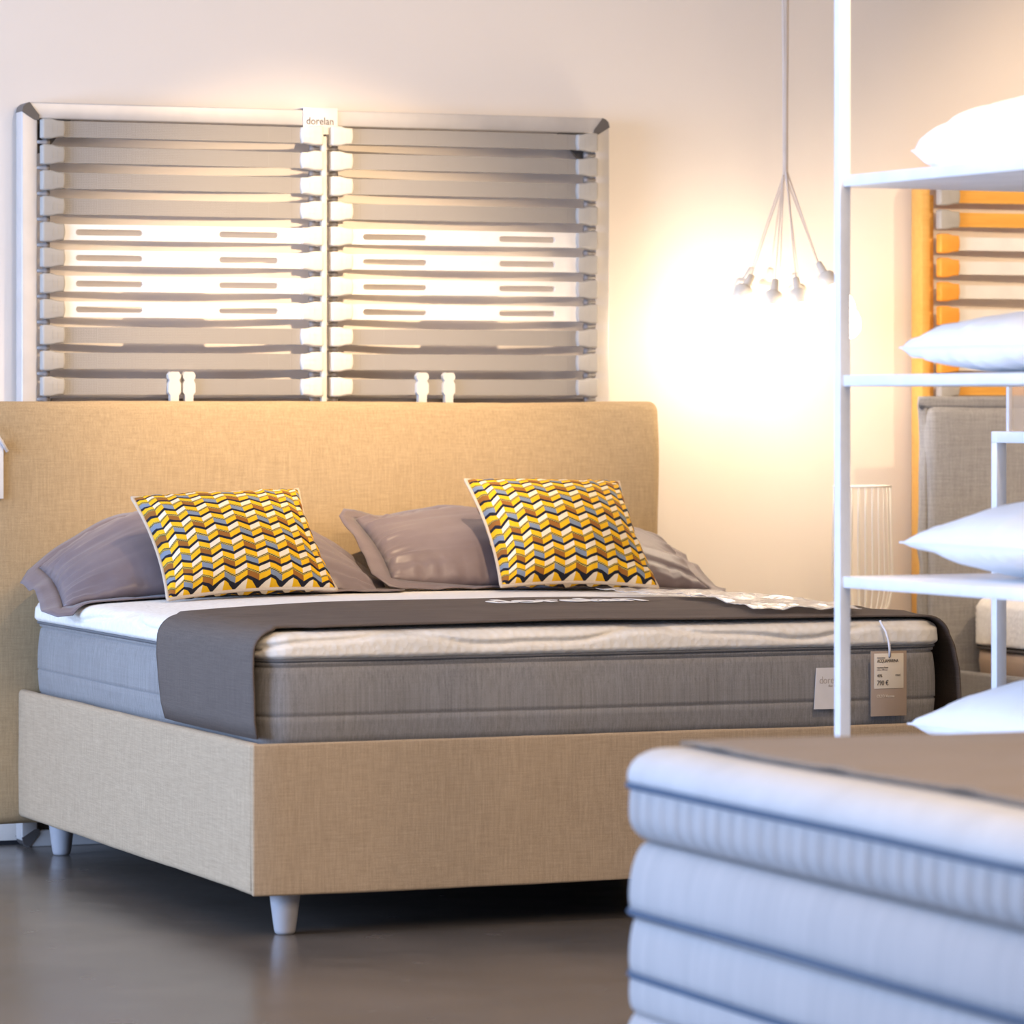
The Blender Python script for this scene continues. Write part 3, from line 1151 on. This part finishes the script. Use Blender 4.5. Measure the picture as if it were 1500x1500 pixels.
# ------------------------------------------------------------------ price tag on the mattress
tagr = empty('price_tag', (1.650, fy - 0.012, 0.558))
tag(tagr, 'taupe and cream price tag tied with white ribbon at the foot of the mattress', 'price tag')
box_obj('card', (-0.049, 0, -0.086), (0.049, 0.0022, 0.074), M['card_brown'], tagr, 0.0004)
ppr = box_obj('paper', (-0.040, -0.0012, -0.018), (0.040, 0.0002, 0.068), M['card_cream'], tagr, 0.0002)
yf = -0.0018
lettering('ACQUAMARINA', 0.0115, M['ink'], ppr, (-0.033, yf, 0.046), width=0.058)
lettering('materasso', 0.006, M['ink_pale'], ppr, (-0.033, yf, 0.056), width=0.022)
lettering('memory foam', 0.006, M['ink'], ppr, (-0.033, yf, 0.032), width=0.030)
lettering('160 x 190 cm', 0.006, M['ink_pale'], ppr, (-0.033, yf, 0.026), width=0.028)
lettering('40%', 0.0105, M['ink'], ppr, (-0.033, yf, 0.010), width=0.014)
lettering('790 €', 0.0175, M['ink'], ppr, (-0.033, yf, -0.010), width=0.031)
lettering('1316 €', 0.007, M['ink'], ppr, (0.018, yf, 0.012), width=0.013)
lettering('OLEO Viscosa', 0.010, M['card_cream'], tagr, (-0.033, -0.0008, -0.040), width=0.048)
bm = bmesh.new()
lathe(bm, [(0.0026, 0), (0.0026, 0.0006)], 12, (0.001, -0.0012, 0.060), (0, -1, 0))
obj('eyelet', bm, M['gap'], tagr)
bm = bmesh.new()
tube(bm, [(0.001, -0.003, 0.060), (-0.001, -0.007, 0.078), (-0.004, -0.007, 0.10), (-0.008, -0.001, 0.122), (-0.012, 0.014, 0.139), (-0.0135, 0.021, 0.1475)], 0.0032, 8)
obj('ribbon', bm, M['ribbon'], tagr)

# price tag hanging on the headboard, cut by the frame
t2 = empty('headboard_price_tag', (-0.094, 2.048, 1.07))
tag(t2, 'pale grey price tag tied with white ribbon on the front of the beige headboard', 'price tag')
box_obj('card', (-0.050, -0.002, -0.090), (0.050, 0.0, 0.072), M['white_metal'], t2, 0.0005, rot=(0, 0, 0))
bm = bmesh.new()
tube(bm, [(0.0, -0.006, 0.115), (0.028, -0.008, 0.092), (0.060, -0.008, 0.040)], 0.005, 6)
obj('ribbon', bm, M['ribbon'], t2)

# ------------------------------------------------------------------ pendant cluster lamp
PX, PY, PZ = 2.300, 1.95, 1.93
lamp = empty('pendant_cluster_lamp', (PX, PY, 3.5))
tag(lamp, 'cluster pendant lamp of many white porcelain sockets with glowing bulbs on thin cords', 'pendant lamp')
bm = bmesh.new()
lathe(bm, [(0.07, -0.03), (0.075, -0.02), (0.075, 0.0)], 28)
obj('canopy', bm, M['ceramic'], lamp)
# socket tops relative to the point where the cords part: (dx, dy, dz, outward tilt)
SOCK = [(-0.118, -0.02, -0.31), (-0.066, -0.07, -0.325), (-0.014, -0.10, -0.32), (0.052, -0.115, -0.275), (0.098, -0.04, -0.305),
        (0.135, 0.02, -0.32), (-0.075, 0.07, -0.285), (0.0, 0.10, -0.285), (0.07, 0.08, -0.30), (-0.02, 0.0, -0.36), (0.04, -0.02, -0.36)]
for i, (dx, dy, dz) in enumerate(SOCK):
    top = Vector((PX + dx, PY + dy, PZ + dz))
    k = Vector((PX + 0.006 * math.cos(i * 2.3), PY + 0.006 * math.sin(i * 2.3), PZ))
    d = (top - k).normalized()
    d = (d + Vector((0.25 * (dx / 0.1), 0.25 * (dy / 0.1), -0.2))).normalized()
    pts = [Vector((PX + 0.010 * math.cos(i * 2.3 + 1), PY + 0.010 * math.sin(i * 2.3 + 1), 3.48)),
           Vector((PX + 0.010 * math.cos(i * 2.3 + .4), PY + 0.010 * math.sin(i * 2.3 + .4), 2.6)),
           k + Vector((0, 0, 0.12)), k, k.lerp(top, 0.5) + Vector((0, 0, 0.004)), top]
    o_ = Vector(lamp.location)
    bm = bmesh.new()
    tube(bm, [p - o_ for p in pts], 0.0021, 6)
    obj('cord', bm, M['cord'], lamp)
    bm = bmesh.new()
    lathe(bm, [(0.004, -0.002), (0.010, 0.0), (0.013, 0.034), (0.014, 0.038), (0.025, 0.043), (0.029, 0.050), (0.029, 0.090), (0.0255, 0.092), (0.0245, 0.082)], 20,
          top - o_, d)
    obj('socket', bm, M['ceramic'], lamp)
    bm = bmesh.new()
    lathe(bm, [(0.0135, 0.082), (0.014, 0.095), (0.022, 0.108), (0.034, 0.125), (0.042, 0.148), (0.040, 0.170), (0.030, 0.188), (0.014, 0.197), (0.002, 0.199)], 20,
          top - o_, d)
    obj('bulb', bm, M['bulb'], lamp)

# ------------------------------------------------------------------ bedside table with wire lamp
TBX, TBY = 2.43, 1.85
tb = empty('bedside_table', (TBX, TBY, 0))
tag(tb, 'white round bedside table mostly hidden behind the beige bed, under the wire lantern', 'table')
bm = bmesh.new()
lathe(bm, [(0.26, 0.0), (0.268, 0.004), (0.27, 0.012), (0.268, 0.020), (0.26, 0.024)], 40, (0, 0, 0.576))
obj('table_top', bm, M['white_metal'], tb)
for k in range(3):
    a = R(90 + 120 * k)
    bm = bmesh.new()
    tube(bm, [(0.17 * math.cos(a), 0.17 * math.sin(a), 0.576), (0.23 * math.cos(a), 0.23 * math.sin(a), 0.0)], [0.014, 0.010], 12)
    obj('leg', bm, M['white_metal'], tb)


def wire_basket(name, label, loc, prof, nw, r, up=False):
    e = empty(name, loc)
    tag(e, label, 'wire lantern')
    for k in range(nw):
        a = 2 * PI * k / nw
        bm = bmesh.new()
        tube(bm, [(max(rr, 0.003) * math.cos(a), max(rr, 0.003) * math.sin(a), zz) for rr, zz in prof], r, 6)
        obj('wire', bm, M['wire'], e)
    for rr, zz in ((prof[0][0], prof[0][1]), (prof[-1][0], prof[-1][1])):
        if rr > 0.01:
            bm = bmesh.new()
            tube_loop(bm, [(rr * math.cos(2 * PI * k / 40), rr * math.sin(2 * PI * k / 40), zz) for k in range(40)], r * 1.4, 6)
            obj('ring', bm, M['wire'], e)
    return e


prof = [(0.022, 0.004), (0.040, 0.006), (0.060, 0.020), (0.078, 0.050), (0.088, 0.090), (0.0895, 0.14), (0.088, 0.22), (0.086, 0.30), (0.084, 0.40)]
wire_basket('wire_lantern', 'tall cream wire lantern with rounded foot standing behind the white post', (2.503, 1.85, 0.6005), prof, 26, 0.0022)
prof = [(0.066, 0.003), (0.066, 0.012), (0.062, 0.034), (0.050, 0.055), (0.030, 0.070), (0.004, 0.076)]
wire_basket('small_wire_dome', 'small domed cream wire basket just visible over the mattress edge', (2.275, 1.76, 0.6005), prof, 14, 0.0011)

# ------------------------------------------------------------------ grey bed on the right
bed2 = empty('grey_bed', (3.9, 1.0, 0))
tag(bed2, 'double bed upholstered in grey linen with a flanged headboard beyond the white shelving', 'bed')
OFF = Vector(bed2.location)
HX0, HX1, HZ = 2.795, 4.72, 1.262
padded('headboard', (HX0 + 0.028, 2.048, 0.08), (HX1 - 0.028, 2.112, HZ - 0.024), 0.030, M['grey_linen'], bed2, 0.005, 2.0)


def flange_pt(a, b_):
    # runs up one side, over the top and down the other side
    L1 = HZ - 0.1
    L2 = HX1 - HX0
    s = a * (2 * L1 + L2)
    off = 0.034 * (1 - b_)
    wob = 0.020 * (1 - b_) * nz(s * 5.0, 0.4, 0, 1.3) + 0.012 * (1 - b_) * math.exp(-((s - L1 + 0.14) / 0.07) ** 2)
    if s < L1:
        return Vector((HX0 + 0.034 - off + abs(wob), 2.066 + wob, 0.1 + s))
    if s < L1 + L2:
        return Vector((HX0 + (s - L1), 2.066 + wob * 0.6, HZ - 0.030 + off))
    return Vector((HX1 - 0.034 + off, 2.066 + wob, HZ - (s - L1 - L2)))


bm = bmesh.new()
grid_sheet(bm, 160, 3, flange_pt)
bmesh.ops.translate(bm, verts=bm.verts, vec=-OFF)
solid(obj('headboard_flange', bm, M['grey_linen'], bed2), 0.012)
padded('side_panel', (2.905, 0.022, 0.10), (2.927, 2.046, 0.440), 0.010, M['grey_linen'], bed2, 0.004, 3.0)
padded('side_panel', (4.613, 0.022, 0.10), (4.635, 2.046, 0.440), 0.010, M['grey_linen'], bed2, 0.004, 4.0)
padded('foot_panel', (2.905, 0.0, 0.10), (4.635, 0.020, 0.440), 0.009, M['grey_linen'], bed2, 0.004, 6.0)
rel_box('support_deck', (2.928, 0.022, 0.40), (4.612, 2.045, 0.42), M['grey_plastic'], bed2)
for x, y in ((3.010, 0.09), (4.530, 0.09), (3.010, 1.95), (4.530, 1.95)):
    bm = bmesh.new()
    lathe(bm, [(0.018, 0.0), (0.024, 0.004), (0.031, 0.05), (0.039, 0.112)], 24)
    obj('leg', bm, M['leg'], bed2, True, loc_((x, y, 0)))
m2 = empty('cream_mattress', (3.770, 1.035, 0.421))
tag(m2, 'cream quilted mattress with dark brown piping on the grey bed', 'mattress')
bm = bmesh.new()
ring_body(bm, 0.82, 0.99, 0.09, [(0.02, 0.0), (0.004, 0.004), (0.0, 0.015), (-0.004, 0.05), (0.0, 0.088), (0.006, 0.09)], border_disp, ne=30)
obj('border', bm, M['card_brown'], m2)


def quilt2(x, y, z, nx_, ny_):
    s = x if abs(ny_) > 0.5 else y
    return (0.004 * math.sin((s + z) * 180) * math.sin((s - z) * 180) if abs(nx_) + abs(ny_) > 0 and z < 0.24 else 0.0, 0.0)


bm = bmesh.new()
prof = [(0.01, 0.095), (-0.004, 0.098)] + [(-0.010, 0.10 + 0.009 * k) for k in range(12)]
for k in range(1, 8):
    a = PI / 2 * k / 7
    prof.append((-0.010 + 0.06 * (1 - math.cos(a)), 0.199 + 0.052 * math.sin(a)))
prof += [(0.12, 0.256), (0.3, 0.262), (0.6, 0.264), (0.8, 0.264)]
ring_body(bm, 0.82, 0.99, 0.09, prof, quilt2, ne=260, cap_lo=False)
obj('quilted_top', bm, M['knit'], m2)
bm = bmesh.new()
tube_loop(bm, [(x, y, 0.094 + 0.006 * math.sin(y * 5 + 1)) for x, y, _, _ in rrect(0.823, 0.993, 0.09, 40, 8)], 0.006, 6)
obj('piping', bm, M['tape_brown'], m2)

# ------------------------------------------------------------------ white shelving rack with pillows
RK = empty('shelving_rack', (0.945, -1.115, 0.0), R(3.8))
tag(RK, 'white metal shelving rack of thin square posts and trays holding white pillows', 'shelving')
PW = 0.026
RD, RWD = 0.86, 1.20
for x in (0, RWD):
    for y in (0, -RD):
        box_obj('post', (x, y - PW, 0.0), (x + PW, y, 2.75), M['white_metal'], RK, 0.0015)
SHZ = [0.455, 0.868, 1.300, 1.728]
for z in SHZ:
    bm = bmesh.new()
    box(bm, (PW * 0.3, -RD - PW * 0.7, z - 0.024), (RWD + PW * 0.7, -PW * 0.3, z), 0.002, 2)
    o = edge_split(obj('shelf', bm, M['white_metal'], RK))


def rack_pillow(label, z, dx, dy, T, lean, seed, p=0.5, flat=1.0, W=0.78, H=0.52, yaw=0.0):
    bm, rim = pillow_bm(W, H, T, 40, 0.03, 0.008, seed, False, p, 0.8)
    o = obj('pillow', bm, M['cotton'], None, True)
    tag(o, label, 'pillow', 'white pillows on the shelving rack')
    low = min(v.co.z for v in o.data.vertices) * flat
    for v in o.data.vertices:
        v.co.z = max(v.co.z, low)
    c = Matrix.Rotation(R(3.8), 3, 'Z') @ Vector((dx, dy, 0))
    o.location = (0.945 + c.x, -1.115 + c.y, z - low + 0.0005)
    o.rotation_euler = (R(lean), 0, R(3.8 + yaw))
    bm = bmesh.new()
    tube_loop(bm, rim, 0.0022, 6)
    obj('seam', bm, M['cotton'], o)
    return o


rack_pillow('white pillow on the topmost shelf of the white rack', SHZ[3], 0.50, -0.40, 0.265, 0, 1.0, 0.34, 0.46)
rack_pillow('white pillow on the second shelf from the top of the white rack', SHZ[2], 0.47, -0.40, 0.165, 0, 4.0, 0.32, 0.82)
rack_pillow('white pillow on the third shelf from the top of the white rack', SHZ[1], 0.47, -0.40, 0.215, 0, 7.0, 0.5, 0.85)
rack_pillow('white pillow on the lowest shelf of the white rack, just above the taupe cover', SHZ[0], 0.49, -0.40, 0.25, 0, 11.0, 0.5)

# low white tube stand behind the rack with a clear panel
st = empty('tube_stand', (1.549, -0.99, 0.0))
tag(st, 'white square tube stand behind the rack in front of the grey headboard', 'stand')
for x in (0.0, 0.70):
    for y in (0.0, 0.26):
        box_obj('leg', (x, y, 0.0), (x + PW, y + PW, 1.150), M['white_metal'], st, 0.0015)
for y in (0.0, 0.26):
    box_obj('cross_bar', (0.0, y, 1.150), (0.70 + PW, y + PW, 1.176), M['white_metal'], st, 0.0015)
box_obj('side_bar', (0.0, PW, 1.150), (PW, 0.26, 1.176), M['white_metal'], st, 0.0015)
box_obj('side_bar', (0.70, PW, 1.150), (0.70 + PW, 0.26, 1.176), M['white_metal'], st, 0.0015)
ap = box_obj('acrylic_panel', (0.045, 0.268, 1.1765), (0.66, 0.278, 1.42), M['acrylic'], None, 0.001)
ap.location = st.location
tag(ap, 'clear acrylic panel standing on the white tube stand', 'panel')
edge = box_obj('panel_edge', (0.035, 0.267, 1.1765), (0.045, 0.279, 1.42), M['ribbon'], ap, 0.001)

# ------------------------------------------------------------------ stack of mattresses in front
SX, SY = 0.80, 1.00
SC_ = Vector((-0.125 + SX, -2.40 - SY, 0))


def stacked(label, z0, h, seam, wob, seed, ribs=0.0, rnd=0.05, dx=0.0):
    e = empty('mattress', (SC_.x + dx, SC_.y, z0))
    tag(e, label, 'mattress', 'stacked pale grey mattresses in front')
    zs = h * seam

    def d(x, y, z, nx_, ny_):
        s = x if abs(ny_) > 0.5 else y
        o_ = wob * nz(x + seed, y, z, 1.6)
        if ribs and z < zs * 0.95:
            o_ += ribs * (abs(math.sin(s * PI / 0.056)) ** 0.5 - 1) * math.sin(PI * min(1, max(0, z / zs))) ** 0.5
        up = wob * 0.6 * nz(s * 0.8, seed, 0, 1.6)
        return (o_, up if 0.01 < z < h - 0.01 else 0.0)
    lower = [(rnd * 1.1, 0.0)]
    for k in range(1, 7):
        a = PI / 2 * k / 6
        lower.append((rnd * 0.9 * (1 - math.sin(a)), zs * 0.48 * (1 - math.cos(a)) + 0.001))
    for k in range(1, 6):
        lower.append((0.004 * (k / 5) ** 3, zs * 0.48 + (zs * 0.50) * k / 5))
    lower.append((0.012, zs))
    bm = bmesh.new()
    ring_body(bm, SX, SY, 0.08, lower, d, ne=220 if ribs else 60)
    obj('lower_cover', bm, M['stretch'], e)
    upper = [(0.012, zs), (0.003, zs + 0.004), (0.0, zs + (h - zs) * 0.2)]
    for k in range(1, 9):
        a = PI / 2 * k / 8
        upper.append((rnd * 1.2 * (1 - math.cos(a)), zs + (h - zs) * (0.2 + 0.8 * math.sin(a))))
    upper += [(rnd * 1.2 + 0.05, h), (0.3, h), (0.6, h), (0.75, h)]
    bm = bmesh.new()
    ring_body(bm, SX, SY, 0.08, upper, d, ne=60, cap_lo=False)
    obj('top_cover', bm, M['stretch_top'] if ribs else M['stretch'], e)
    bm = bmesh.new()
    tube_loop(bm, [(x + nx_ * (wob * nz(x + seed, y, zs, 1.6)), y + ny_ * (wob * nz(x + seed, y, zs, 1.6)),
                    zs + wob * 0.6 * nz((x if abs(ny_) > 0.5 else y) * 0.8, seed, 0, 1.6)) for x, y, nx_, ny_ in rrect(SX - 0.002, SY - 0.002, 0.08, 60, 8)], 0.0065, 6)
    obj('piping', bm, M['tape_blue'], e)
    return e


stacked('pale grey mattress lowest in the stack, on the floor', 0.0, 0.167, 0.58, 0.006, 1.0, 0.0, 0.02)
stacked('pale grey mattress second from the floor in the stack, with a dark blue seam line', 0.1675, 0.164, 0.42, 0.006, 4.0, 0.0, 0.012)
stacked('plain pale grey mattress directly beneath the ribbed one in the stack', 0.332, 0.134, 0.10, 0.005, 8.0, 0.0, 0.03)
stacked('pale grey ribbed mattress on top of the stack, under the taupe cover', 0.4665, 0.164, 0.60, 0.008, 12.0, 0.015, 0.055)

bm = bmesh.new()


def cover(a, b_):
    x = SC_.x - SX + 0.105 + (2 * SX - 0.2) * a
    y = SC_.y + SY - 0.050 - (2 * SY - 0.2) * b_
    if a == 0:
        x += 0.010 * math.sin(y * 5)
    z = 0.6350 + 0.008 * abs(nz(x * 0.7, y * 3.5, 0, 2.0)) + 0.002 * abs(nz(x, y, 3, 6.0))
    if b_ < 0.12:
        z -= 0.004 * ((0.12 - b_) / 0.12) ** 3
    return Vector((x, y, z))


grid_sheet(bm, 50, 70, cover)
cv = obj('taupe_cover', bm, M['topper'], None)
solid(cv, 0.006, 1.0)
tag(cv, 'taupe cloth cover spread on the top of the pale grey mattress stack', 'cover')
